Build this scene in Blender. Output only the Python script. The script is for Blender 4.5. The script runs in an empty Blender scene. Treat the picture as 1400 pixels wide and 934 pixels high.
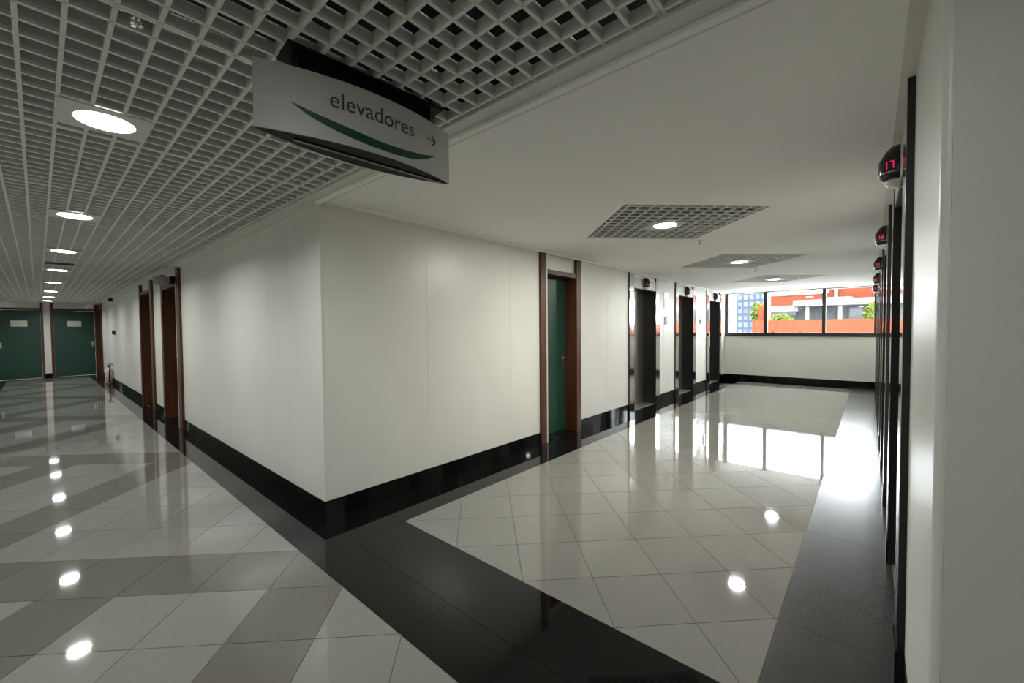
import bpy, bmesh, math, random
from mathutils import Matrix, Vector
random.seed(7)
PI = math.pi
sc = bpy.context.scene
col = sc.collection

# ---------------------------------------------------------------- camera
YAW, PIT, ROL, FPX, HC = math.radians(40.994), math.radians(1.665), math.radians(-0.439), 563.68, 1.45
fw = Vector((-math.sin(YAW)*math.cos(PIT), math.cos(YAW)*math.cos(PIT), -math.sin(PIT)))
r0 = Vector((math.cos(YAW), math.sin(YAW), 0)); u0 = r0.cross(fw)
rr = r0*math.cos(ROL)+u0*math.sin(ROL); uu = -r0*math.sin(ROL)+u0*math.cos(ROL)
cam = bpy.data.cameras.new('camera'); camo = bpy.data.objects.new('camera', cam); col.objects.link(camo)
cam.sensor_fit = 'HORIZONTAL'; cam.sensor_width = 36.0; cam.lens = FPX/1400*36.0
cam.clip_start = 0.02; cam.clip_end = 600
camo.matrix_world = Matrix(((rr.x, uu.x, -fw.x, 0), (rr.y, uu.y, -fw.y, 0), (rr.z, uu.z, -fw.z, HC), (0, 0, 0, 1)))
sc.camera = camo

# ---------------------------------------------------------------- sky, exposure, lamp power
SKY = 20.0
W = bpy.data.worlds.new('sky'); sc.world = W; W.use_nodes = True
bg = W.node_tree.nodes['Background']; bg.inputs[0].default_value = (0.93, 0.96, 1.0, 1); bg.inputs[1].default_value = SKY
sc.view_settings.view_transform = 'Standard'; sc.view_settings.look = 'None'
sc.view_settings.gamma = 1.0; sc.view_settings.use_curve_mapping = False
sc.view_settings.exposure = 0.38
P_CORR, P_LOBBY = 16.5, (47.0, 32.0, 29.0)
LENS_GLOW = 12.0

# ---------------------------------------------------------------- materials
def mat(name, color, rough=0.5, metal=0.0, coat=0.0, coat_rough=0.1, spec=0.5, noise=None, bump=None, var=0.0, emit=None):
    m = bpy.data.materials.new(name); m.use_nodes = True
    nt = m.node_tree; b = nt.nodes['Principled BSDF']
    b.inputs['Base Color'].default_value = (*color, 1); b.inputs['Roughness'].default_value = rough
    b.inputs['Metallic'].default_value = metal; b.inputs['Specular IOR Level'].default_value = spec
    b.inputs['Coat Weight'].default_value = coat; b.inputs['Coat Roughness'].default_value = coat_rough
    if emit:
        b.inputs['Emission Color'].default_value = (*emit[0], 1); b.inputs['Emission Strength'].default_value = emit[1]
    src = None
    tc = nt.nodes.new('ShaderNodeTexCoord')
    def scaled(scale):
        mp = nt.nodes.new('ShaderNodeMapping'); nt.links.new(tc.outputs['Object'], mp.inputs[0])
        mp.inputs['Scale'].default_value = scale if isinstance(scale, tuple) else (scale,)*3
        return mp.outputs[0]
    if noise:                                   # (scale, amount, detail)
        n = nt.nodes.new('ShaderNodeTexNoise'); n.inputs['Scale'].default_value = 1.0
        n.inputs['Detail'].default_value = noise[2]; nt.links.new(scaled(noise[0]), n.inputs[0])
        r = nt.nodes.new('ShaderNodeMapRange'); nt.links.new(n.outputs[0], r.inputs[0])
        r.inputs[1].default_value = 0.25; r.inputs[2].default_value = 0.75
        r.inputs[3].default_value = 1-noise[1]; r.inputs[4].default_value = 1+noise[1]
        src = r.outputs[0]
    if var:
        oi = nt.nodes.new('ShaderNodeObjectInfo'); r = nt.nodes.new('ShaderNodeMapRange')
        nt.links.new(oi.outputs['Random'], r.inputs[0]); r.inputs[3].default_value = 1-var; r.inputs[4].default_value = 1+var
        if src:
            mu = nt.nodes.new('ShaderNodeMath'); mu.operation = 'MULTIPLY'
            nt.links.new(src, mu.inputs[0]); nt.links.new(r.outputs[0], mu.inputs[1]); src = mu.outputs[0]
        else: src = r.outputs[0]
    if src:
        mx = nt.nodes.new('ShaderNodeMix'); mx.data_type = 'RGBA'; mx.blend_type = 'MULTIPLY'; mx.inputs[0].default_value = 1
        mx.inputs[6].default_value = (*color, 1); nt.links.new(src, mx.inputs[7]); nt.links.new(mx.outputs[2], b.inputs['Base Color'])
    if bump:                                    # (scale, strength, distance)
        n = nt.nodes.new('ShaderNodeTexNoise'); n.inputs['Scale'].default_value = 1.0; n.inputs['Detail'].default_value = 2
        nt.links.new(scaled(bump[0]), n.inputs[0])
        bp = nt.nodes.new('ShaderNodeBump'); bp.inputs['Strength'].default_value = bump[1]; bp.inputs['Distance'].default_value = bump[2]
        nt.links.new(n.outputs[0], bp.inputs['Height']); nt.links.new(bp.outputs[0], b.inputs['Normal'])
    return m

M = {}
M['laminate'] = mat('off white wall laminate', (0.69, 0.685, 0.625), 0.36, spec=0.5, noise=((2.0, 2.0, 0.8), 0.03, 3), bump=((18, 18, 6), 0.04, 0.002))
M['core'] = mat('grey wall core', (0.30, 0.30, 0.27), 0.8)
M['plaster'] = mat('ceiling plaster', (0.93, 0.92, 0.875), 0.75, noise=(1.2, 0.025, 3), bump=(9, 0.08, 0.003))
M['mould'] = mat('moulding paint', (0.70, 0.69, 0.63), 0.6, noise=(3, 0.03, 2))
M['mould_white'] = mat('white moulding paint', (0.93, 0.925, 0.87), 0.6)  # lightened so the fillet reads as a face lit by lamps
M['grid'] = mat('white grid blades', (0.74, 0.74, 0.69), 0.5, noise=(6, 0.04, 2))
M['grid_web'] = mat('grey grid webs', (0.40, 0.40, 0.37), 0.6)  # shade on the lobby blade sides put into the colour
M['grid_web_pale'] = mat('pale grid webs', (0.66, 0.66, 0.62), 0.6)  # corridor blade sides toned down a little to suggest shade
M['plenum'] = mat('dark plenum', (0.012, 0.012, 0.012), 0.9)
M['tile'] = mat('polished pale tile', (0.205, 0.202, 0.178), 0.04, spec=0.5, noise=(55, 0.05, 4), bump=((3, 3, 3), 0.005, 0.01), var=0.035)
M['tile_beige'] = mat('polished beige tile', (0.128, 0.122, 0.101), 0.04, spec=0.5, noise=(55, 0.07, 4), bump=((3, 3, 3), 0.005, 0.01), var=0.04)
M['grout'] = mat('grout', (0.16, 0.155, 0.14), 0.8)
M['granite'] = mat('polished black granite', (0.005, 0.005, 0.0052), 0.04, spec=0.22, noise=(160, 0.5, 3), bump=((5, 5, 5), 0.006, 0.01))
M['granite_rough'] = mat('honed black granite', (0.034, 0.034, 0.034), 0.20, spec=0.42, noise=(160, 0.5, 3), bump=((90, 90, 90), 0.09, 0.002))
M['granite_grout'] = mat('granite joint', (0.10, 0.10, 0.10), 0.6)
M['wood'] = mat('reddish brown wood', (0.082, 0.030, 0.013), 0.36, noise=((9, 9, 0.7), 0.45, 5), spec=0.35)
M['green'] = mat('dark green door paint', (0.014, 0.055, 0.036), 0.38, noise=(3, 0.06, 2))
M['alu'] = mat('brushed aluminium', (0.62, 0.61, 0.57), 0.35, metal=1.0, noise=((3, 3, 60), 0.06, 2))
M['pale_strip'] = mat('pale edge strip', (0.62, 0.55, 0.48), 0.4)
M['black'] = mat('black paint', (0.004, 0.004, 0.004), 0.55, spec=0.15)
M['black_gloss'] = mat('black gloss plastic', (0.010, 0.009, 0.009), 0.18)
M['steel'] = mat('polished steel', (0.70, 0.69, 0.67), 0.09, metal=1.0, noise=((40, 40, 2), 0.03, 2))
M['steel_dark'] = mat('brushed dark steel', (0.46, 0.45, 0.42), 0.42, metal=1.0, noise=((60, 60, 2), 0.05, 2))
M['dark_reveal'] = mat('dark reveal', (0.010, 0.010, 0.010), 0.35)
M['header'] = mat('brushed header steel', (0.30, 0.29, 0.27), 0.42, metal=0.6, noise=((2, 40, 40), 0.05, 2))
M['white_plastic'] = mat('white plastic', (0.78, 0.78, 0.75), 0.4)
M['plate'] = mat('lamp plate paint', (0.62, 0.62, 0.58), 0.45)
M['lens'] = mat('lamp lens', (1, 1, 1), 0.4, emit=((1.0, 0.985, 0.94), LENS_GLOW))
M['led'] = mat('red led', (0.2, 0.0, 0.02), 0.4, emit=((1.0, 0.02, 0.12), 0.45))
M['led_dim'] = mat('dim red led', (0.2, 0.0, 0.02), 0.4, emit=((1.0, 0.02, 0.12), 0.05))
M['sign_face'] = mat('satin aluminium sign face', (0.50, 0.505, 0.475), 0.5, metal=0.15, noise=((2, 2, 2), 0.04, 2))
M['sign_green'] = mat('sign green', (0.004, 0.06, 0.03), 0.4)
M['sign_text'] = mat('sign lettering', (0.045, 0.045, 0.04), 0.5)
M['frame_dark'] = mat('dark bronze window frame', (0.018, 0.013, 0.012), 0.4)
M['grey_dev'] = mat('grey plastic', (0.30, 0.30, 0.28), 0.45)
M['chrome'] = mat('chrome', (0.75, 0.74, 0.72), 0.12, metal=1.0)
M['ext_body'] = mat('pale extinguisher paint', (0.60, 0.50, 0.47), 0.35)
M['brick'] = mat('orange brick', (0.080, 0.0185, 0.0082), 0.8, spec=0.05, noise=((0.8, 0.8, 2.0), 0.12, 4))
M['bpale'] = mat('pale concrete storeys', (0.60, 0.59, 0.56), 0.8, spec=0.05, noise=(0.3, 0.06, 2))  # unseen facade, made pale to bounce daylight indoors
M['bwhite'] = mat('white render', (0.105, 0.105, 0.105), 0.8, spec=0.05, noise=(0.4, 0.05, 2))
M['bgrey'] = mat('pale grey cladding', (0.070, 0.072, 0.075), 0.6, spec=0.05)
M['awning'] = mat('grey awning', (0.034, 0.036, 0.036), 0.8, spec=0.05)
M['bglass'] = mat('far window glass', (0.03, 0.036, 0.05), 0.2)
M['tower'] = mat('blue grey tower wall', (0.022, 0.031, 0.048), 0.5, spec=0.05)
M['tower_pane'] = mat('pale tower pane', (0.058, 0.065, 0.078), 0.25, spec=0.05, var=0.3)
M['leaf'] = mat('sunlit leaves', (0.055, 0.072, 0.010), 0.6, spec=0.05, noise=(3, 0.3, 2))  # yellow green is the leaves' own colour
M['bark'] = mat('bark', (0.10, 0.07, 0.05), 0.8)
M['ground'] = mat('street', (0.42, 0.42, 0.41), 0.9, noise=(0.2, 0.1, 2))
def glass():
    m = bpy.data.materials.new('clear pane'); m.use_nodes = True; nt = m.node_tree
    for n in list(nt.nodes): nt.nodes.remove(n)
    o = nt.nodes.new('ShaderNodeOutputMaterial'); t = nt.nodes.new('ShaderNodeBsdfTransparent'); g = nt.nodes.new('ShaderNodeBsdfGlossy')
    t.inputs[0].default_value = (0.93, 0.95, 0.95, 1); g.inputs['Roughness'].default_value = 0.02
    x = nt.nodes.new('ShaderNodeMixShader'); x.inputs[0].default_value = 0.05
    nt.links.new(t.outputs[0], x.inputs[1]); nt.links.new(g.outputs[0], x.inputs[2]); nt.links.new(x.outputs[0], o.inputs[0])
    return m
M['glass'] = glass()

# ---------------------------------------------------------------- helpers
def tag(o, label=None, cat=None, group=None, kind=None):
    if label: o['label'] = label
    if cat: o['category'] = cat
    if group: o['group'] = group
    if kind: o['kind'] = kind
    return o
def link(name, me, parent=None, loc=(0, 0, 0), rotz=0.0):
    o = bpy.data.objects.new(name, me); col.objects.link(o); o.location = loc
    if rotz: o.rotation_euler = (0, 0, rotz)
    if parent: o.parent = parent
    return o
def thing(name, label, cat, loc=(0, 0, 0), rotz=0.0, group=None, kind=None):
    return tag(link(name, None, None, loc, rotz), label, cat, group, kind)
def mesh(name, verts, faces, m, smooth=False):
    me = bpy.data.meshes.new(name); me.from_pydata(verts, [], faces); me.materials.append(M[m])
    if smooth: me.polygons.foreach_set('use_smooth', [True]*len(me.polygons))
    me.update(); return me
CACHE = {}
FC = [(0, 3, 2, 1), (4, 5, 6, 7), (0, 1, 5, 4), (1, 2, 6, 5), (2, 3, 7, 6), (3, 0, 4, 7)]
def boxv(x0, x1, y0, y1, z0, z1):
    return [(x0, y0, z0), (x1, y0, z0), (x1, y1, z0), (x0, y1, z0), (x0, y0, z1), (x1, y0, z1), (x1, y1, z1), (x0, y1, z1)]
def box(name, x0, x1, y0, y1, z0, z1, m, parent=None, bev=0.0):
    dx, dy, dz = x1-x0, y1-y0, z1-z0
    key = (round(dx, 5), round(dy, 5), round(dz, 5), m, bev)
    if key not in CACHE:
        me = mesh(name, boxv(-dx/2, dx/2, -dy/2, dy/2, -dz/2, dz/2), FC, m)
        if bev:
            bm = bmesh.new(); bm.from_mesh(me)
            bmesh.ops.bevel(bm, geom=bm.edges[:], offset=bev, segments=2, affect='EDGES'); bm.to_mesh(me); bm.free()
        CACHE[key] = me
    return link(name, CACHE[key], parent, ((x0+x1)/2, (y0+y1)/2, (z0+z1)/2))
def boxes(name, lst, m, parent=None, loc=(0, 0, 0), rotz=0.0):
    v, f = [], []
    for b in lst:
        n = len(v); v += boxv(*b); f += [tuple(i+n for i in q) for q in FC]
    return link(name, mesh(name, v, f, m), parent, loc, rotz)
def lathe(name, prof, m, parent=None, loc=(0, 0, 0), seg=24, smooth=True, axis='Z'):
    v, f = [], []
    for (r, z) in prof:
        for k in range(seg):
            a = 2*PI*k/seg
            p = (r*math.cos(a), r*math.sin(a), z)
            v.append(p if axis == 'Z' else (p[2], p[0], p[1]))
    for i in range(len(prof)-1):
        for k in range(seg):
            f.append((i*seg+k, i*seg+(k+1) % seg, (i+1)*seg+(k+1) % seg, (i+1)*seg+k))
    f.append(tuple(range(seg))[::-1]); f.append(tuple(range((len(prof)-1)*seg, len(prof)*seg)))
    return link(name, mesh(name, v, f, m, smooth), parent, loc)
def tube(name, pts, rad, m, parent=None, seg=8, loc=(0, 0, 0)):
    v, f = [], []
    P = [Vector(p) for p in pts]
    for i, p in enumerate(P):
        d = (P[min(i+1, len(P)-1)]-P[max(i-1, 0)]).normalized()
        a = d.orthogonal().normalized() if i == 0 else (a-d*a.dot(d)).normalized()
        b = d.cross(a)
        for k in range(seg):
            t = 2*PI*k/seg; v.append(tuple(p+(a*math.cos(t)+b*math.sin(t))*rad))
    for i in range(len(P)-1):
        for k in range(seg): f.append((i*seg+k, i*seg+(k+1) % seg, (i+1)*seg+(k+1) % seg, (i+1)*seg+k))
    f.append(tuple(range(seg))[::-1]); f.append(tuple(range((len(P)-1)*seg, len(P)*seg)))
    return link(name, mesh(name, v, f, m, True), parent, loc)

# ---------------------------------------------------------------- plan of the place
XW, YC, YF, XR = -3.125, 1.406, 12.87, 0.12          # lobby left wall, corridor wall, window wall, lobby right wall
XE, YN, XB = -20.1, -0.95, 3.1                        # corridor end, corridor near wall, corridor other end
ZB, ZT = 0.146, 2.41                                  # skirting top, cornice underside

# ---------------------------------------------------------------- floor
S2 = math.sqrt(0.5)
def clip(poly, x0, x1, y0, y1):
    for ax, lim, sg in ((0, x0, 1), (0, x1, -1), (1, y0, 1), (1, y1, -1)):
        out = []
        for i in range(len(poly)):
            p, q = poly[i], poly[(i+1) % len(poly)]
            a, b = sg*(p[ax]-lim), sg*(q[ax]-lim)
            if a >= 0: out.append(p)
            if (a >= 0) != (b >= 0):
                t = a/(a-b); out.append((p[0]+(q[0]-p[0])*t, p[1]+(q[1]-p[1])*t))
        poly = out
        if not poly: return []
    return poly
def area(p): return 0.5*sum(p[i][0]*p[(i+1) % len(p)][1]-p[(i+1) % len(p)][0]*p[i][1] for i in range(len(p)))
def diag_tiles(parent, a0, b0, p, x0, x1, y0, y1, beige, far=None, gap=0.0035, th=0.012):
    full = {}
    sv, sf = {'tile': [], 'tile_beige': []}, {'tile': [], 'tile_beige': []}
    ilo, ihi = int(math.floor(((x0+y0)*S2-a0)/p))-1, int(math.ceil(((x1+y1)*S2-a0)/p))+1
    jlo, jhi = int(math.floor(((y0-x1)*S2-b0)/p))-1, int(math.ceil(((y1-x0)*S2-b0)/p))+1
    for i in range(ilo, ihi+1):
        for j in range(jlo, jhi+1):
            A0, A1, B0, B1 = a0+i*p+gap/2, a0+(i+1)*p-gap/2, b0+j*p+gap/2, b0+(j+1)*p-gap/2
            dia = [((a-b)*S2, (a+b)*S2) for a, b in ((A0, B0), (A1, B0), (A1, B1), (A0, B1))]
            pl = clip(dia, x0+gap/2, x1-gap/2, y0+gap/2, y1-gap/2)
            if len(pl) < 3 or area(pl) < 0.0006: continue
            cx, cy = sum(q[0] for q in dia)/4, sum(q[1] for q in dia)/4
            m = 'tile_beige' if beige(i, j, cx, cy) else 'tile'
            n = len(pl)
            isfull = area(pl) > 0.999*area(dia)
            v = [(q[0]-cx, q[1]-cy, -th) for q in pl]+[(q[0]-cx, q[1]-cy, 0) for q in pl]
            f = [tuple(range(n))[::-1], tuple(range(n, 2*n))]+[(k, (k+1) % n, n+(k+1) % n, n+k) for k in range(n)]
            if far and far(cx, cy):
                o = len(sv[m]); sv[m] += [(q[0]+cx, q[1]+cy, q[2]) for q in v]; sf[m] += [tuple(k+o for k in q) for q in f]
                continue
            if isfull:
                if m not in full: full[m] = mesh('tile', v, f, m)
                me = full[m]
            else: me = mesh('tile', v, f, m)
            link('tile', me, parent, (cx, cy, 0))
    for m in sv:
        if sv[m]: tag(link('distant_tiles', mesh('distant_tiles', sv[m], sf[m], m), parent), kind='stuff')
floor_c = boxes('floor', [(XE-0.3, XB+0.2, YN-0.2, YC+0.1, -0.2, -0.003)], 'grout')
tag(floor_c, 'corridor floor of pale diagonal tiles crossed by beige bands', 'floor', kind='structure')
floor_l = boxes('floor', [(XW-0.4, XR+0.4, YC+0.1, YF+0.3, -0.2, -0.003)], 'grout')
tag(floor_l, 'lobby floor of plain pale diagonal tiles framed in black granite', 'floor', kind='structure')
Y1, Y0, Y2 = 1.097, -0.64, 1.792
diag_tiles(floor_c, -1.215, 2.37, 0.4075, XE+0.30, XB, Y0, Y1,
           lambda i, j, x, y: i % 6 == 0 or j % 6 == 0 or (i % 6 == 3 and y < 0.1), far=lambda x, y: x < -13.5)
XL, XRB, YFB = -2.652, -0.327, 12.39
diag_tiles(floor_l, 0.2155, 2.733, 0.4075, XL, XRB, Y2, YFB, lambda i, j, x, y: False)
def strip(parent, x0, x1, y0, y1, axis, cuts, m='granite', g=0.0012):
    lo, hi = (x0, x1) if axis == 0 else (y0, y1)
    cs = [lo]+[c for c in sorted(cuts) if lo+0.02 < c < hi-0.02]+[hi]
    for a, b in zip(cs[:-1], cs[1:]):
        if axis == 0: box('border_tile', a+g, b-g, y0+g, y1-g, -0.012, 0, m, parent)
        else: box('border_tile', x0+g, x1-g, a+g, b-g, -0.012, 0, m, parent)
PITCH = 1.168
strip(floor_c, XE, XW, Y1, YC, 0, [XW-1.1-PITCH*k for k in range(15)])
strip(floor_c, XW, XB, Y1, 1.392, 0, [-1.667, -0.3, 0.87, 2.04])
strip(floor_c, XE, XB, YN, Y0, 0, [XW-1.1-PITCH*k for k in range(-5, 15)])
strip(floor_c, XE, XE+0.30, Y0, Y1, 1, [0.2])
strip(floor_l, XW, XR, 1.392, Y2, 0, [XL, XRB])
LC = [2.392+PITCH*k for k in range(10)]
strip(floor_l, XW, XL, Y2, YF, 1, LC)
strip(floor_l, XRB, XR, Y2, YF, 1, [2.385+PITCH*k for k in range(10)], 'granite_rough')
strip(floor_l, XL, XRB, YFB, YF, 0, [-1.5])

# ---------------------------------------------------------------- ceilings
ceil_c = boxes('ceiling', [(XE-0.3, XB+0.2, YN-0.2, YC+0.06, 2.78, 2.9)], 'plenum')
tag(ceil_c, 'open white grid ceiling over the corridor with dark void above', 'ceiling', kind='structure')
GY0, GY1, ZG = -0.84, 1.30, 2.42
def blade(lst, x0, x1, y0, y1, along):
    if along == 'x':
        c = (y0+y1)/2; lst.append((x0, x1, c-0.0065, c+0.0065, ZG, ZG+0.013)); lst.append((x0, x1, c-0.005, c+0.005, ZG+0.013, ZG+0.046))
    else:
        c = (x0+x1)/2; lst.append((c-0.0065, c+0.0065, y0, y1, ZG, ZG+0.013)); lst.append((c-0.005, c+0.005, y0, y1, ZG+0.013, ZG+0.046))
lst = []
for k in range(22):
    y = -0.82+0.1*k; blade(lst, -1.198, -0.002, y, y, 'x')
for k in range(1, 12):
    x = -0.1*k; blade(lst, x, x, GY0, GY1, 'y')
for x in (-0.0075, -1.1925): blade(lst, x, x, GY0, GY1, 'y')
gp = None
for k in range(-4, 16):
    x1 = -1.7-1.2*k
    if x1-1.2 < XE-1.19: continue
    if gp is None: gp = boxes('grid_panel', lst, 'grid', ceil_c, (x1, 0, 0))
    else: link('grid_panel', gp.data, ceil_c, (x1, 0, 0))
def shade_webs(o, m):                           # every second box is a web, coloured darker to look shaded
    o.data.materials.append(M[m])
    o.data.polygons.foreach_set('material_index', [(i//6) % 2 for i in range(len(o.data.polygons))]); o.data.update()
shade_webs(gp, 'grid_web_pale')
# cornice strips around the grid
trim1 = boxes('trim_1', [(XE, XW, GY1, YC, ZT, ZT+0.06), (XE, XW, 1.378, YC, ZT-0.008, ZT)], 'mould')
tag(trim1, 'plain painted cornice strip along the corridor wall', 'cornice', kind='structure')
trim2 = boxes('trim_2', [(XW, XB, GY1, 1.378, ZT, ZT+0.06), (XW, XR, 1.410, 1.455, ZT+0.006, ZT+0.06)], 'mould')
boxes('fillet', [(XW, XB, 1.378, 1.410, ZT-0.016, ZT+0.05)], 'mould_white', trim2)  # paler than the bands, standing in for lamplight on the step
tag(trim2, 'stepped painted moulding between corridor grid and lobby ceiling', 'cornice', kind='structure')
trim3 = boxes('trim_3', [(XE, XB, YN, GY0, ZT, ZT+0.06)], 'mould')
tag(trim3, 'plain painted cornice strip on the near side of the corridor', 'cornice', kind='structure')
# lobby plaster ceiling with three diamond openings
DC = [(-1.47, 3.9), (-1.47, 6.81), (-1.47, 9.73)]; DH = 0.85; ZL = 2.425
def plaster():
    v, f = [], []
    def add(p):
        v.append(p); return len(v)-1
    ys = [1.455]+[(DC[0][1]+DC[1][1])/2, (DC[1][1]+DC[2][1])/2]+[YF]
    for (cx, cy), ya, yb in zip(DC, ys[:-1], ys[1:]):
        xa, xb = XW-0.02, XR+0.02
        o = [add((xa, ya, ZL)), add((xb, ya, ZL)), add((xb, yb, ZL)), add((xa, yb, ZL))]
        d = [add((cx, cy-DH, ZL)), add((cx+DH, cy, ZL)), add((cx, cy+DH, ZL)), add((cx-DH, cy, ZL))]
        u = [add((cx, cy-DH, ZL+0.06)), add((cx+DH, cy, ZL+0.06)), add((cx, cy+DH, ZL+0.06)), add((cx-DH, cy, ZL+0.06))]
        f += [(o[0], d[0], o[1])[::1], (o[1], d[0], d[1]), (o[1], d[1], o[2]), (o[2], d[1], d[2]), (o[2], d[2], o[3]), (o[3], d[2], d[3]), (o[3], d[3], o[0]), (o[0], d[3], d[0])]
        f += [(d[k], d[(k+1) % 4], u[(k+1) % 4], u[k]) for k in range(4)]
    me = mesh('ceiling', v, f, 'plaster')
    bm = bmesh.new(); bm.from_mesh(me); bmesh.ops.remove_doubles(bm, verts=bm.verts, dist=1e-5)
    for fc in bm.faces:
        if abs(fc.normal.z) > 0.5 and fc.normal.z > 0: fc.normal_flip()
    bm.to_mesh(me); bm.free(); return me
ceil_l = tag(link('ceiling', plaster()), 'smooth plaster lobby ceiling with three diamond grid openings', 'ceiling', kind='structure')
boxes('slab', [(XW-0.4, XR+0.4, YC+0.061, YF+0.3, 2.78, 2.9)], 'plenum', ceil_l)
lst = []
hs = 0.6
for k in range(12):
    q = -0.55+0.1*k
    blade(lst, -hs, hs, q, q, 'x'); blade(lst, q, q, -hs, hs, 'y')
gd = None
for (cx, cy) in DC:
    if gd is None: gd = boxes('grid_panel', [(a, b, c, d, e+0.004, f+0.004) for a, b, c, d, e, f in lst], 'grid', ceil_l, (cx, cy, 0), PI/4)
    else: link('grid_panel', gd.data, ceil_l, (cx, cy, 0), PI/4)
shade_webs(gd, 'grid_web')
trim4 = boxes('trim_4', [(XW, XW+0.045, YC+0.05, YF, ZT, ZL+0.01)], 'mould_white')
tag(trim4, 'thin painted moulding along the top of the left lobby wall', 'cornice', kind='structure')
trim5 = boxes('trim_5', [(XR-0.045, XR, YC+0.05, YF, ZT, ZL+0.01)], 'mould')
tag(trim5, 'thin painted moulding along the top of the right lobby wall', 'cornice', kind='structure')
trim6 = boxes('trim_6', [(XW+0.045, XR-0.045, YF-0.045, YF, ZT, ZL+0.01)], 'mould')
tag(trim6, 'thin painted moulding over the window', 'cornice', kind='structure')

# ---------------------------------------------------------------- walls: local plane x = 0 facing +x, running along +y
def wall(side, label, loc, rotz, length, openings, seams, base_seams, ztop=ZT, base=True, trims=(), zcap=2.80):
    segs, y = [], 0.0
    for a, b in sorted(openings):
        if a > y+0.001: segs.append((y, a))
        y = b
    if y < length-0.001: segs.append((y, length))
    core = [(-0.45, -0.013, a+(0.40 if a == 0 else 0), b-(0.40 if b == length else 0), -0.1, zcap) for a, b in segs if b-a > 0.95 or (a > 0 and b < length)]+[(-0.45, -0.40, a, b, -0.1, zcap) for a, b in openings]
    core += [(-0.40, -0.013, a, b, ztop, zcap) for a, b in openings]
    w = boxes('wall_'+side, core, 'core', None, loc, rotz); tag(w, label, 'wall', kind='structure')
    bb = None
    for a, b in segs:
        cs = [a]+[s for s in sorted(seams) if a+0.06 < s < b-0.06]+[b]
        for p, q in zip(cs[:-1], cs[1:]): box('panel', -0.013, 0, p+0.001, q-0.001, ZB if base else 0.0, ztop+0.012, 'laminate', w)
        if base:
            if bb is None:
                bb = link('baseboard_'+side, None, None, loc, rotz)
                tag(bb, 'black granite skirting at the foot of the '+label, 'skirting', kind='structure')
            cs = [a]+[s for s in sorted(base_seams) if a+0.06 < s < b-0.06]+[b]
            for p, q in zip(cs[:-1], cs[1:]): box('skirting_tile', -0.012, 0.006, p+0.0008, q-0.0008, 0.0, ZB, 'granite', bb)
    return w
EY = [7.30, 9.51, 11.73]                     # lift centres, left wall
ER = [2.90, 5.10, 7.30, 9.51, 11.73]         # right wall
EW = 1.34
lw_open = [(4.117-YC, 5.059-YC)]+[(c-EW/2-YC, c+EW/2-YC) for c in EY]
sm = [2.392-YC+PITCH*k for k in range(10)]
wall('left', 'pale panelled lobby wall with green door and three lifts', (XW, YC, 0), 0, YF-YC, lw_open, sm, sm)
# right wall: rotated half a turn, local y runs from the window towards the camera
rw_open = [(YF-c-EW/2, YF-c+EW/2) for c in ER]
wall('right', 'pale lobby wall with a row of lifts seen edge on', (XR, YF, 0), PI, YF-YC-0.018, rw_open, [], [])
# corridor wall: local y runs along world +x, faces -y
CD = [(-9.05, -7.684), (-11.30, -9.89), (-20.02, -19.05)]
wall('corridor', 'long pale corridor wall left of the lobby corner', (XE, YC, 0), -PI/2, XW-XE-0.0, [(a-XE, b-XE) for a, b in CD],
     [XW-XE-1.1-PITCH*k for k in range(15)], [XW-XE-1.1-PITCH*k for k in range(15)])
wall('corridor_right', 'shaded plain wall filling the right edge of view', (XR+0.018, YC, 0), -PI/2, XB-XR-0.018, [], [], [])
wall('near', 'pale corridor wall on the camera side', (XB, YN, 0), PI/2, XB-XE, [], [1.2*k for k in range(1, 20)], [1.2*k for k in range(1, 20)])
wall('end_right', 'plain wall closing the corridor behind the camera', (XB, YC, 0), PI, YC-YN, [], [], [])
# corridor end wall with two doors
ED = [(-0.94, 0.134), (0.286, 1.400)]
wall('end', 'pale strip of wall between two green doors at corridor end', (XE, YN, 0), 0, YC-YN, [(a-YN, b-YN) for a, b in ED], [], [])
# window wall below the sill
ws = wall('far', 'pale wall under the wide window', (XW, YF, 0), -PI/2, XR-XW, [], [0.52, 2.68], [1.6], ztop=1.205, zcap=1.205)
# rounded corners
def corner(name, cx, cy, a0, r, label, m):
    v, f = [], []
    n = 8
    for k in range(n+1):
        a = a0+PI/2*k/n
        for z in (0.0 if m != 'mould' else ZB, ZT+0.01): v.append((cx+r*math.cos(a), cy+r*math.sin(a), z))
    for k in range(n): f.append((2*k, 2*k+2, 2*k+3, 2*k+1))
    i = len(v); v += [(cx, cy, v[0][2]), (cx, cy, ZT+0.01)]
    f += [(i, i+1, 1, 0), (2*n, 2*n+1, i+1, i)]
    return tag(link(name, mesh(name, v, f, m, False)), label, 'corner trim', kind='structure')
corner('trim_7', XR+0.018, YC+0.018, PI, 0.018, 'rounded vertical corner edge where the right lobby wall ends', 'laminate')
t8 = boxes('trim_8', [(XW-0.011, XW+0.003, YC-0.003, YC+0.011, ZB+0.002, ZT)], 'mould')
tag(t8, 'thin pale corner bead on the wall corner beside the corridor', 'corner trim', kind='structure')

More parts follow.
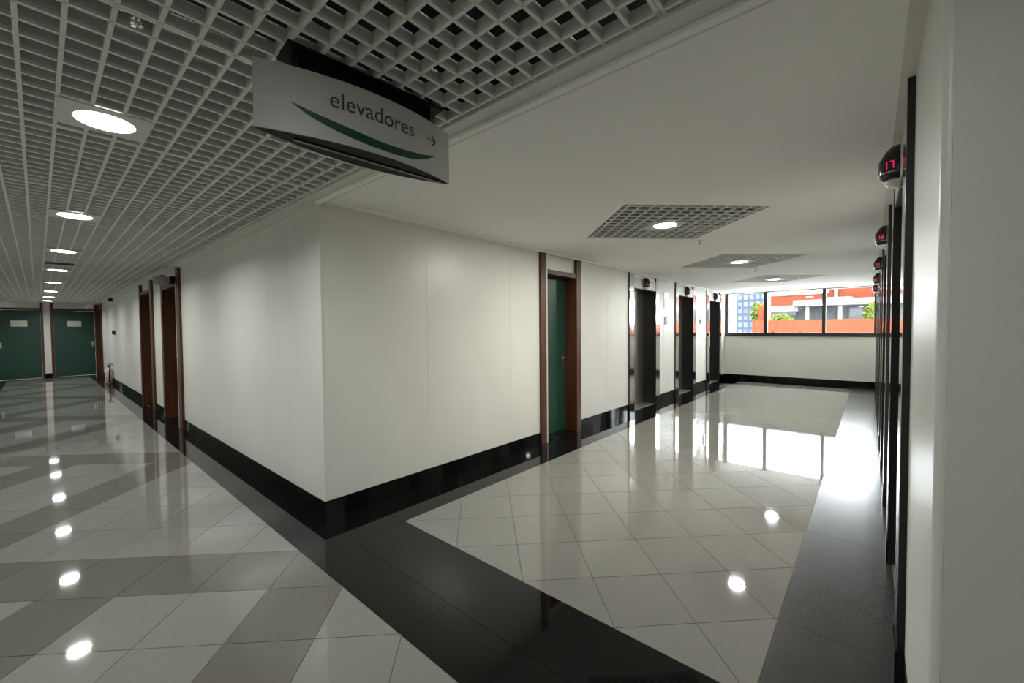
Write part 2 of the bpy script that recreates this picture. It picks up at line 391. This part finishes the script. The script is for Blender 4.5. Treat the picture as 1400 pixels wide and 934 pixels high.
# ---------------------------------------------------------------- window
win = thing('window_1', 'wide dark framed window of three panes at the lobby end', 'window', (XW, YF, 1.21), 0, kind='structure')
w_ = XR-XW; h_ = ZT-1.21
box('sill_rail', 0, w_, -0.03, 0.09, 0.0, 0.10, 'frame_dark', win, 0.004)
box('head_rail', 0, w_, -0.02, 0.09, h_-0.015, h_+0.05, 'frame_dark', win)
box('side_rail', 0, 0.075, -0.03, 0.09, 0.10, h_-0.015, 'frame_dark', win, 0.004)
box('side_rail', w_-0.056, w_, -0.03, 0.09, 0.10, h_-0.015, 'frame_dark', win, 0.004)
mx = [(-2.173-XW, -2.087-XW), (-0.913-XW, -0.841-XW)]
for a, b in mx: box('mullion', a, b, -0.035, 0.09, 0.10, h_-0.015, 'frame_dark', win, 0.004)
es = [0.075, *mx[0], *mx[1], w_-0.056]
for k in range(3):
    a, b = es[2*k], es[2*k+1]
    box('pane', a, b, 0.04, 0.046, 0.10, h_-0.015, 'glass', win)
for xx in (-2.0+0.0, -1.4):
    box('catch', xx+0.05-XW-0.02, xx+0.05-XW+0.02, -0.045, -0.03, 0.085, 0.125, 'frame_dark', win, 0.003)
boxes('window_head', [(XW-0.4, XR+0.4, YF-0.001, YF+0.3, ZT+0.048, 2.9), (XW-0.4, XW, YF, YF+0.3, 0, 2.9), (XR, XR+0.4, YF, YF+0.3, 0, 2.9)], 'core')
tag(bpy.data.objects['window_head'], 'plain wall edge above and beside the lobby window', 'wall', kind='structure'); bpy.data.objects['window_head'].name = 'wall_window'

# ---------------------------------------------------------------- doors
def door(n, label, loc, rotz, Wd, cw, cwr, recess, ztop, handle_y, handle_z, hinge_strip=None, plate=None, thr='granite', proj=0.03, transom=True):
    d = thing('door_%d' % n, label, 'door', loc, rotz, kind='structure')
    zt = ZT
    box('jamb', -recess-0.04, proj, 0, cw, 0, zt, 'wood', d, 0.003)
    box('jamb', -recess-0.04, proj, Wd-cwr, Wd, 0, zt, 'wood', d, 0.003)
    box('lintel', -recess-0.04, proj-0.006, cw, Wd-cwr, ztop, ztop+0.06, 'wood', d, 0.003)
    box('transom_panel', -0.06, -0.012, cw, Wd-cwr, ztop+0.06, zt, 'laminate', d)
    leaf = box('leaf', -recess-0.04, -recess, cw+0.003, Wd-cwr-0.003, 0.012, ztop-0.003, 'green', d, 0.002)
    box('threshold', -recess-0.03, 0.0, cw, Wd-cwr, -0.002, 0.008, thr, d)
    lc = leaf.location
    hp = link('handle', None, leaf, (-recess-lc.x, handle_y-lc.y, handle_z-lc.z))
    box('backplate', 0.0, 0.006, -0.022, 0.022, -0.085, 0.085, 'alu', hp, 0.002)
    sgn = -1 if handle_y > Wd/2 else 1
    tube('lever', [(0.004, 0, 0.045), (0.045, 0, 0.045), (0.05, sgn*0.02, 0.045), (0.05, sgn*0.12, 0.045)], 0.009, 'chrome', hp)
    lathe('keyhole', [(0.012, 0.0), (0.012, 0.004)], 'black', hp, (0.005, 0, -0.04), 12, axis='X')
    if hinge_strip is not None:
        box('edge_strip', proj-0.012, proj+0.002, hinge_strip, hinge_strip+0.022, 0.0, ztop+0.06, 'pale_strip', d)
    if plate:
        box('door_plate', -recess, -recess+0.004, plate[0], plate[1], plate[2], plate[3], 'alu', d, 0.001)
    return d
door(1, 'green door in reddish wood frame on the left lobby wall', (XW, 4.117, 0), 0, 0.942, 0.118, 0.115, 0.165, 2.156, 0.77, 1.0, hinge_strip=0.112)
door(2, 'wooden door frame on the corridor wall nearest the lobby corner', (-9.05, YC, 0), -PI/2, 1.366, 0.13, 0.20, 0.16, 2.15, 0.25, 1.0, hinge_strip=1.366-0.215)
door(3, 'wooden door frame on the corridor wall, second from the lobby corner', (-11.30, YC, 0), -PI/2, 1.41, 0.13, 0.20, 0.16, 2.19, 0.25, 1.0)
door(4, 'narrow wooden door frame at the far end of corridor wall', (-20.02, YC, 0), -PI/2, 0.97, 0.10, 0.10, 0.05, 2.19, 0.25, 1.0)
door(5, 'green door at corridor end, left of the white strip', (XE, -0.94, 0), 0, 1.074, 0.07, 0.054, 0.04, 2.185, 0.19, 1.08, plate=(0.40, 0.74, 1.66, 1.85), thr='pale_strip')
door(6, 'green door at corridor end, right of the white strip', (XE, 0.286, 0), 0, 1.114, 0.067, 0.10, 0.04, 2.185, 0.95, 1.08, plate=(0.373, 0.695, 1.66, 1.85))

# ---------------------------------------------------------------- lifts
SEG7 = {'0': 'abcdef', '1': 'bc', '2': 'abged', '3': 'abgcd', '4': 'fgbc', '5': 'afgcd', '6': 'afgedc', '7': 'abc', '8': 'abcdefg', '9': 'abcfgd'}
def digits(text, h=0.038, w=0.018, t=0.005, gap=0.010):
    out = []; x = -(len(text)*w+(len(text)-1)*gap)/2
    for ch in text:
        sg = {'a': (x, x+w, h-t, h), 'g': (x, x+w, h/2-t/2, h/2+t/2), 'd': (x, x+w, 0, t), 'b': (x+w-t, x+w, h/2, h), 'c': (x+w-t, x+w, 0, h/2), 'f': (x, x+t, h/2, h), 'e': (x, x+t, 0, h/2)}
        out += [sg[s] for s in SEG7[ch]]; x += w+gap
    return out
def lift(label, loc, rotz, side, text, lit):
    e = thing('lift_entrance', label, 'elevator', loc, rotz, 'lift entrances of the lobby')
    hw, pw, pr, dep = EW/2, 0.19, 0.023, 0.235
    for s in (-1, 1):
        y0, y1 = (-hw, -hw+pw) if s < 0 else (hw-pw, hw)
        post = box('post', -dep, pr, y0, y1, 0.0, ZT, 'dark_reveal', e)
        box('post_face', dep/2+pr/2-0.0, dep/2+pr/2+0.002, -pw/2+0.004, pw/2-0.004, -ZT/2+ZB, ZT/2, 'steel', post)
        box('foot_plate', dep/2+pr/2, dep/2+pr/2+0.006, -pw/2, pw/2, -ZT/2, -ZT/2+ZB-0.002, 'granite', post)
    hd = box('header', -0.05, pr-0.004, -hw+pw, hw-pw, 2.160, 2.340, 'header', e, 0.002)
    box('head_panel', -0.05, -0.004, -hw+pw, hw-pw, 2.340, ZT, 'laminate', e)
    box('soffit', -dep, -0.05, -hw+pw, hw-pw, 2.160, 2.30, 'dark_reveal', e)
    box('sill', -dep-0.02, 0.0, -hw+pw, hw-pw, -0.004, 0.004, 'steel_dark', e)
    ow = hw-pw
    box('door_panel', -dep-0.03, -dep, -ow, -0.002, 0.006, 2.160, 'steel_dark', e, 0.002)
    box('door_panel', -dep-0.03, -dep, 0.002, ow, 0.006, 2.160, 'steel_dark', e, 0.002)
    prof = [(0.060, -0.066), (0.068, -0.058), (0.080, -0.032), (0.081, 0.0), (0.081, 0.034), (0.076, 0.046), (0.056, 0.084), (0.036, 0.106), (0.005, 0.110)]
    ln = lathe('indicator', prof, 'black_gloss', hd, (pr-0.002+0.0135, 0, 0.010), 28)
    lathe('diffuser', [(0.004, -0.102), (0.030, -0.097), (0.052, -0.084), (0.0605, -0.066)], 'white_plastic', ln, (0, 0, 0), 28)
    tube('band', [(0.0815*math.cos(a), 0.0815*math.sin(a), -0.032) for a in [-PI/2+PI*k/16 for k in range(17)]], 0.0025, 'chrome', ln, 6)
    phi = side*math.radians(58)
    N = Vector((math.cos(phi), math.sin(phi), 0)); R = Vector((-math.sin(phi), math.cos(phi), 0))
    v, f = [], []
    for (a, b, c, d) in digits(text):
        n = len(v)
        for off in (0.0, 0.0025):
            for (p, q) in ((a, c), (b, c), (b, d), (a, d)):
                ang = p/0.081
                v.append(tuple((N*math.cos(ang)+R*math.sin(ang))*(0.0805+off)+Vector((0, 0, q-0.018))))
        f += [tuple(i+n for i in qd) for qd in FC]
    link('display', mesh('display', v, f, 'led' if lit else 'led_dim'), ln)
    return e
order = ['nearest', 'middle', 'farthest']
for k, c in enumerate(EY):
    lift('lift entrance with steel posts and black doors on the left wall, %s' % (['nearest the green door', 'middle of the three', 'nearest the window'][k]), (XW, c, 0), 0, -1, '17', False)
for k, c in enumerate(ER):
    lift('lift entrance on the right wall seen edge on, %s' % (['nearest the camera, red 17 lit', 'second from the camera', 'third from the camera', 'fourth from the camera', 'fifth, beside the window'][k]),
         (XR, c, 0), PI, 1, ['17', '13', '12', '17', '10'][k], True)

# wall plates between the left lifts
def plate(name, label, cat, y0, y1, z0, z1, m, th, curved=False, group=None):
    t = thing(name, label, cat, (XW, (y0+y1)/2, z0), 0, group)
    w = (y1-y0)/2; h = z1-z0
    if curved:
        n = 12; v = []; f = []
        for k in range(n+1):
            s = -1+2*k/n
            for z in (0, h): v.append((0.004+th*(1-s*s), s*w, z))
        for k in range(n): f.append((2*k, 2*k+2, 2*k+3, 2*k+1))
        f.append(tuple(2*k for k in range(n+1))[::-1]); f.append(tuple(2*k+1 for k in range(n+1)))
        link('face', mesh('face', v, f, m, False), t)
        box('back', 0.0, 0.0045, -w, w, 0, h, 'black', t)
    else:
        fc = box('face', 0.0, th, -w, w, 0, h, m, t, 0.002)
        if 'call' in name:
            for q in (0.35, 0.65): lathe('button', [(0.014, 0.0), (0.014, 0.005), (0.010, 0.007)], 'chrome', t, (th, 0, h*q), 16, axis='X')
        else:
            box('screen', th, th+0.001, -w*0.7, w*0.7, h*0.15, h*0.85, 'black_gloss', t)
    return t
plate('wall_sign', 'curved pale metal sign high on the wall between first two lifts', 'sign', 8.19, 8.50, 1.865, 2.165, 'alu', 0.035, True)
plate('floor_display', 'small dark display plate under the curved sign by first lift', 'display', 8.262, 8.388, 1.53, 1.68, 'grey_dev', 0.012)
plate('call_panel', 'tall dark call button panel right of the first lift', 'call button', 8.005, 8.075, 1.235, 1.46, 'steel_dark', 0.02)
plate('floor_display', 'small dark display plate between second and third lifts', 'display', 10.49, 10.62, 1.54, 1.68, 'grey_dev', 0.012)
plate('call_panel', 'pale call button panel left of the third lift', 'call button', 10.87, 10.95, 1.235, 1.46, 'alu', 0.02)

# ---------------------------------------------------------------- lamps
def lamp(label, loc, power, rotz, group, half=0.15, tint=(1.0, 0.985, 0.93), spread=180):
    t = thing('ceiling_light', label, 'ceiling light', loc, rotz, group)
    n = 32; v = []; f = []
    R = 0.105
    for k in range(n):
        a = 2*PI*k/n; c, s = math.cos(a), math.sin(a); q = half/max(abs(c), abs(s))
        v += [(q*c, q*s, 0.0), (R*c, R*s, 0.0), (R*0.93*c, R*0.93*s, 0.006), (q*c, q*s, 0.006)]
    for k in range(n):
        a, b = 4*k, 4*((k+1) % n)
        f += [(a, b, b+1, a+1), (a+1, b+1, b+2, a+2), (a, a+3, b+3, b)]
    link('plate', mesh('plate', v, f, 'plate'), t)
    lathe('lens', [(R*0.60, -0.004), (R*0.94, -0.001), (R*0.985, 0.003)], 'lens', t, (0, 0, 0), 32)
    L = bpy.data.lights.new('bulb', 'AREA'); L.shape = 'DISK'; L.size = 0.19; L.energy = power; L.color = tint; L.spread = math.radians(spread)
    lo = bpy.data.objects.new('bulb', L); col.objects.link(lo); lo.parent = t; lo.location = (0, 0, -0.0055)
    return t
CX = [-2.66, -4.975, -7.21, -9.43, -11.80, -14.30, -16.64, -18.54]
CN = ['nearest the hanging sign', 'second from the hanging sign', 'third from the hanging sign', 'fourth from the hanging sign',
      'fifth from the hanging sign', 'sixth from the hanging sign', 'seventh from the hanging sign', 'last before the green doors']
for x, s in zip(CX, CN): lamp('round glowing downlight in the corridor grid, '+s, (x, 0.23, ZG-0.008), P_CORR, 0, 'corridor downlights', tint=(0.965, 1.0, 1.0), spread=158)
lamp('round dim downlight in the corridor grid, overhead between sign and right wall', (-0.35, 0.23, ZG-0.008), P_CORR*0.34, 0, 'corridor downlights', tint=(0.965, 1.0, 1.0), spread=180)  # added out of view to brighten the sign and right wall
DN = ['nearest the camera', 'middle of the three', 'nearest the window']
for (cx, cy), s, pw_ in zip(DC, DN, P_LOBBY): lamp('round glowing downlight in a diamond grid of the lobby ceiling, '+s, (cx, cy, ZG-0.005), pw_, PI/4, 'lobby downlights')

# dark hatch in the corridor grid
t = thing('ceiling_hatch', 'dark square opening in corridor grid between third and fourth lights', 'hatch', (-8.55, 0.23, ZG-0.004), 0)
box('recess', -0.14, 0.14, -0.14, 0.14, 0.001, 0.05, 'plenum', t)
for s in (-1, 1):
    box('rim', -0.15, 0.15, s*0.145-0.005, s*0.145+0.005, 0.0, 0.02, 'grid', t); box('rim', s*0.145-0.005, s*0.145+0.005, -0.14, 0.14, 0.0, 0.02, 'grid', t)

# sprinklers
def sprinkler(label, x, y, z):
    t = thing('sprinkler', label, 'sprinkler', (x, y, z), 0, 'ceiling sprinklers')
    lathe('escutcheon', [(0.032, -0.004), (0.036, 0.0), (0.030, 0.004)], 'chrome', t, (0, 0, 0), 20)
    lathe('stem', [(0.010, -0.030), (0.012, 0.0)], 'chrome', t, (0, 0, 0), 12)
    for s in (-1, 1): tube('arm', [(0, s*0.011, -0.005), (0, s*0.015, -0.022), (0, s*0.004, -0.042)], 0.003, 'chrome', t, 6)
    lathe('deflector', [(0.016, -0.045), (0.016, -0.042)], 'chrome', t, (0, 0, 0), 16)
for (y, s) in ((4.87, 'behind the nearest diamond grid'), (7.82, 'behind the middle diamond grid'), (10.72, 'behind the farthest diamond grid')):
    sprinkler('small chrome sprinkler head on lobby ceiling, '+s, -1.45, y, ZL-0.002)
sprinkler('small chrome sprinkler head tucked inside a corridor grid cell', -1.75, 0.23, ZG+0.036)

# ---------------------------------------------------------------- hanging sign
A_, B_ = Vector((-1.54, 0.485)), Vector((-1.48, 1.268)); LS = (B_-A_).length
ang = math.atan2((B_-A_).y, (B_-A_).x)-PI/2
SG, Z0, Z1 = 0.075, 2.124, 2.352
sign = thing('hanging_sign', 'hanging lens shaped metal sign reading elevadores with a green swoosh', 'sign', (A_.x, A_.y, Z0), ang)
def bow(s): return SG*(1-(2*s/LS-1)**2)
def face(name, sg):
    n = 32; v = []; f = []
    for k in range(n+1):
        s = LS*k/n
        for z in (0, Z1-Z0): v += [(sg*bow(s), s, z), (sg*max(bow(s)-0.003, 0), s, z)]
    for k in range(n):
        a, b = 4*k, 4*k+4
        f += [(a, b, b+2, a+2), (a+1, a+3, b+3, b+1), (a, a+1, b+1, b), (a+2, b+2, b+3, a+3)]
    return link(name, mesh(name, v, f, 'sign_face', False), sign)
face('front_face', 1); face('back_face', -1)
def cap(name, z, m, k_=0.93, th=0.006):
    n = 32; v = []
    pts = [(bow(LS*k/n)*k_, LS*k/n) for k in range(n+1)]+[(-bow(LS*k/n)*k_, LS*k/n) for k in range(n-1, 0, -1)]
    N = len(pts); v = [(x, y, z) for x, y in pts]+[(x, y, z+th) for x, y in pts]
    f = [tuple(range(N))[::-1], tuple(range(N, 2*N))]+[(k, (k+1) % N, N+(k+1) % N, N+k) for k in range(N)]
    return link(name, mesh(name, v, f, m), sign)
cap('bottom_cap', -0.0015, 'black', 1.0, 0.004); cap('top_cap', Z1-Z0-0.012, 'black')
box('keel', -0.010, 0.010, 0.12, LS-0.03, -0.006, 0.002, 'black_gloss', sign, 0.002)
box('neck', -0.035, 0.035, 0.13, LS-0.12, Z1-Z0-0.008, ZG-Z0-0.012, 'black', sign)
box('mount', -0.062, 0.066, 0.09, LS-0.075, ZG-Z0-0.012, ZG-Z0-0.002, 'black', sign)
def on_face(s, z, off): return (bow(s)+off, s, z-Z0)
up = [(0.100, 2.232), (0.191, 2.208), (0.304, 2.189), (0.435, 2.177), (0.586, 2.189), (0.693, 2.216)]
lo = [(0.100, 2.232), (0.165, 2.194), (0.274, 2.162), (0.399, 2.148), (0.531, 2.153), (0.621, 2.177), (0.693, 2.216)]
def interp(p, s):
    for (a, za), (b, zb), i in zip(p[:-1], p[1:], range(99)):
        if a <= s <= b:
            pa = p[i-1] if i > 0 else p[i]; pb = p[i+2] if i+2 < len(p) else p[i+1]
            t = (s-a)/(b-a); m0 = (zb-pa[1])/(b-pa[0])*(b-a); m1 = (pb[1]-za)/(pb[0]-a)*(b-a)
            return (2*t**3-3*t*t+1)*za+(t**3-2*t*t+t)*m0+(3*t*t-2*t**3)*zb+(t**3-t*t)*m1
v, f = [], []
n = 40
for k in range(n+1):
    s = 0.100+0.593*k/n; v += [on_face(s, interp(up, s), 0.0012), on_face(s, min(interp(lo, s), interp(up, s)), 0.0012)]
for k in range(n): f.append((2*k, 2*k+1, 2*k+3, 2*k+2))
tag(link('swoosh', mesh('swoosh', v, f, 'sign_green'), sign), 'dark green curved swoosh')
cu = bpy.data.curves.new('lettering', 'FONT'); cu.body = 'elevadores'; cu.extrude = 0.0; cu.resolution_u = 4
tmp = bpy.data.objects.new('tmp_text', cu); col.objects.link(tmp); bpy.context.view_layer.update()
me = bpy.data.meshes.new_from_object(tmp.evaluated_get(bpy.context.evaluated_depsgraph_get()))
bpy.data.objects.remove(tmp)
xs = [q.co.x for q in me.vertices]; zs = [q.co.y for q in me.vertices]
kx = 0.340/(max(xs)-min(xs)); kz = 0.058/(max(zs))
for q in me.vertices:
    s = 0.225+(q.co.x-min(xs))*kx; q.co = on_face(s, 2.2485+q.co.y*kz, 0.0014)
me.materials.clear(); me.materials.append(M['sign_text']); me.name = 'lettering'
tag(link('lettering', me, sign), 'dark lettering reading elevadores')
def flat_poly(name, quads, m):
    v, f = [], []
    for q in quads:
        n = len(v); v += [on_face(s, z, 0.0014) for s, z in q]; f.append(tuple(range(n, n+len(q))))
    return link(name, mesh(name, v, f, m), sign)
def stroke(p, q, w):
    d = Vector(q)-Vector(p); nrm = Vector((-d.y, d.x)).normalized()*w/2
    return [(p[0]-nrm.x, p[1]-nrm.y), (q[0]-nrm.x, q[1]-nrm.y), (q[0]+nrm.x, q[1]+nrm.y), (p[0]+nrm.x, p[1]+nrm.y)]
flat_poly('arrow', [stroke((0.638, 2.2745), (0.690, 2.2745), 0.005), stroke((0.663, 2.297), (0.690, 2.2745), 0.006), stroke((0.667, 2.251), (0.690, 2.2745), 0.006)], 'sign_text')

# ---------------------------------------------------------------- small corridor fittings
t = thing('emergency_lamp', 'grey rounded unit with black bracket above the nearest corridor door', 'lamp', (-8.0, YC, 2.14), 0)
n = 16; v = []; f = []
for k in range(n+1):
    s = -1+2*k/n; yy = -0.14+s*0.125
    for x in (0.06, -0.06): v += [(x*math.sqrt(max(0.05, 1-0.6*s*s)), yy, 0.005+0.035*s*s), (x*math.sqrt(max(0.05, 1-0.6*s*s)), yy, 0.14)]
for k in range(n):
    a = 4*k; b = a+4
    f += [(a, b, b+1, a+1), (a+2, a+3, b+3, b+2), (a, a+2, b+2, b), (a+1, b+1, b+3, a+3)]
f += [(0, 1, 3, 2), (4*n, 4*n+2, 4*n+3, 4*n+1)]
link('housing', mesh('housing', v, f, 'grey_dev'), t)
box('bracket', 0.0, 0.075, -0.075, 0.0, 0.04, 0.15, 'black', t, 0.004)
t = thing('wall_camera', 'small black box high on the corridor wall near the end', 'camera', (-16.0, YC, 2.32), 0)
box('body', -0.25, 0.10, -0.09, -0.015, 0, 0.085, 'black_gloss', t, 0.01); box('arm', -0.12, -0.06, -0.02, 0.0, 0.02, 0.07, 'black', t)
t = thing('door_entry_unit', 'small dark boxy unit at head height on the far corridor wall', 'intercom', (-15.6, YC, 1.42), 0)
box('handset', -0.05, 0.05, -0.07, -0.012, -0.03, 0.09, 'black_gloss', t, 0.01); box('base', -0.06, 0.06, -0.012, 0, -0.04, 0.10, 'grey_dev', t, 0.003)
t = thing('fire_extinguisher', 'pale fire extinguisher with black hose on floor beside far corridor wall', 'extinguisher', (-16.4, 1.31, 0.0), 0)
lathe('cylinder', [(0.075, 0.0), (0.085, 0.012), (0.085, 0.36), (0.070, 0.41), (0.030, 0.44), (0.028, 0.455)], 'ext_body', t, (0, 0, 0), 24)
lathe('valve', [(0.026, 0.45), (0.026, 0.50), (0.016, 0.51)], 'black_gloss', t, (0, 0, 0), 16)
box('handle', -0.015, 0.015, -0.03, 0.10, 0.515, 0.532, 'black', t, 0.003); box('lever', -0.012, 0.012, -0.03, 0.09, 0.545, 0.558, 'black', t, 0.003)
tube('hose', [(0.02, 0.0, 0.48), (0.10, 0.02, 0.50), (0.13, 0.01, 0.42), (0.125, 0.0, 0.25), (0.115, 0.0, 0.12)], 0.014, 'black', t)
lathe('nozzle', [(0.022, 0.05), (0.016, 0.12)], 'black', t, (0.115, 0, 0), 12)

# ---------------------------------------------------------------- outside
gr = box('ground', -160, 120, 16, 320, -14.2, -14.0, 'ground'); tag(gr, 'street level far below the window', 'ground', kind='structure')
CZ = 1.45
b = thing('brick_building', 'low orange brick building with roof terrace outside the window', 'building', (-5.7, 30, -14.0))
def wbox(name, x0, x1, y0, y1, z0, z1, m, p, bev=0.0):
    l = p.location; return box(name, x0-l.x, x1-l.x, y0-l.y, y1-l.y, z0-l.z, z1-l.z, m, p, bev)
wbox('body', -5.7, 9, 30.0, 46, -14, 1.0, 'bpale', b)  # pale lower storeys added out of view to bounce daylight onto the ceiling
wbox('parapet', -5.7, 9, 29.95, 30.3, 0.85, CZ+0.0148*30, 'brick', b); wbox('parapet', -5.7, -5.4, 30.3, 46, 0.85, CZ+0.0148*30, 'brick', b)
wbox('pillar', -5.55, -5.25, 31.0, 31.4, 0.85, 2.9, 'brick', b)
b2 = thing('penthouse', 'white rooftop pavilion with flat roof on the brick building', 'pavilion', (-4.2, 35, 1.0))
wbox('flat_roof', -4.15, 8, 35, 44.5, 2.93, 3.34, 'bwhite', b2); wbox('low_canopy', -5.6, -3.9, 35.5, 42, 2.60, 3.02, 'bwhite', b2)
wbox('awning', -5.5, -4.0, 35.4, 36.4, 2.28, 2.55, 'awning', b2)
wbox('back_wall', -5.6, 8, 37.5, 44, 1.0, 2.93, 'bgrey', b2)
for xx in (-3.45, -1.65, 0.65): wbox('post', xx, xx+0.22, 35.3, 35.5, 1.0, 2.93, 'bwhite', b2)
wf = wbox('window', -1.15, -0.35, 37.40, 37.52, 1.6, 2.85, 'bwhite', b2)
box('pane', -0.34, 0.34, -0.075, -0.055, -0.56, 0.56, 'bglass', wf)
wf = wbox('window', -3.0, -1.9, 37.40, 37.52, 1.6, 2.85, 'bwhite', b2); box('pane', -0.5, 0.5, -0.075, -0.055, -0.56, 0.56, 'tower_pane', wf)
wbox('roof_dome', -2.6, -0.9, 36.5, 38, 3.34, 3.55, 'bwhite', b2, 0.08)
b3 = thing('brick_block', 'tall orange brick block rising behind the white pavilion', 'building', (-7.3, 46.5, -14.0))
wbox('wall', -7.3, -2.85, 46.6, 56, -14, 4.45, 'brick', b3); wbox('wall', -2.85, 12, 46.6, 56, -14, 5.15, 'brick', b3)
wbox('coping', -7.4, -2.85, 46.5, 56, 4.45, 4.58, 'bwhite', b3); wbox('coping', -2.85, 12, 46.5, 56, 5.15, 5.28, 'bwhite', b3)
wbox('drain_pipe', -2.45, -2.2, 46.3, 46.55, 0, 5.0, 'bwhite', b3)
b4 = thing('glass_tower', 'blue grey tower with rows of pale windows seen at window left', 'building', (-33, 150, -14.0))
wbox('tower_wall', -33, -24.5, 150, 160, -14, 16, 'tower', b4)
for i in range(5):
    for j in range(12):
        wbox('pane', -32.6+i*1.65, -31.5+i*1.65, 149.9, 150.05, -11.5+j*2.2, -10.1+j*2.2, 'tower_pane', b4)
def bush(name, label, x, y, z, r, h, n):
    t = thing(name, label, 'plant', (x, y, z), 0, 'terrace plants')
    tube('stem', [(0, 0, 0), (0.03, 0, h*0.35), (0, 0.02, h*0.6)], 0.05, 'bark', t, 6)
    rnd = random.Random(int(x*100)); v, f = [], []
    for k in range(n):
        a, e, q = rnd.uniform(0, 2*PI), rnd.uniform(-1, 1), rnd.uniform(0.4, 1)
        c = Vector((math.cos(a)*math.sqrt(1-e*e)*q*r, math.sin(a)*math.sqrt(1-e*e)*q*r, h*0.6+e*q*h*0.42))
        d1 = Vector((rnd.uniform(-1, 1), rnd.uniform(-1, 1), rnd.uniform(-1, 1))).normalized(); d2 = d1.orthogonal().normalized()
        L = rnd.uniform(0.10, 0.20); i = len(v)
        v += [tuple(c-d1*L), tuple(c+d2*L*0.4), tuple(c+d1*L), tuple(c-d2*L*0.4)]; f.append((i, i+1, i+2, i+3))
    tag(link('foliage', mesh('foliage', v, f, 'leaf'), t), kind='stuff')
bush('terrace_shrub', 'tall yellow green shrub beside the brick pillar outside', -5.75, 32.2, 1.0, 0.5, 2.2, 420)
bush('terrace_shrub', 'low green shrub under the grey awning outside', -4.55, 33.0, 1.0, 0.75, 1.35, 420)
bush('terrace_shrub', 'yellow green shrub beside the dark pavilion window outside', 0.15, 33.5, 1.0, 0.55, 2.0, 380)
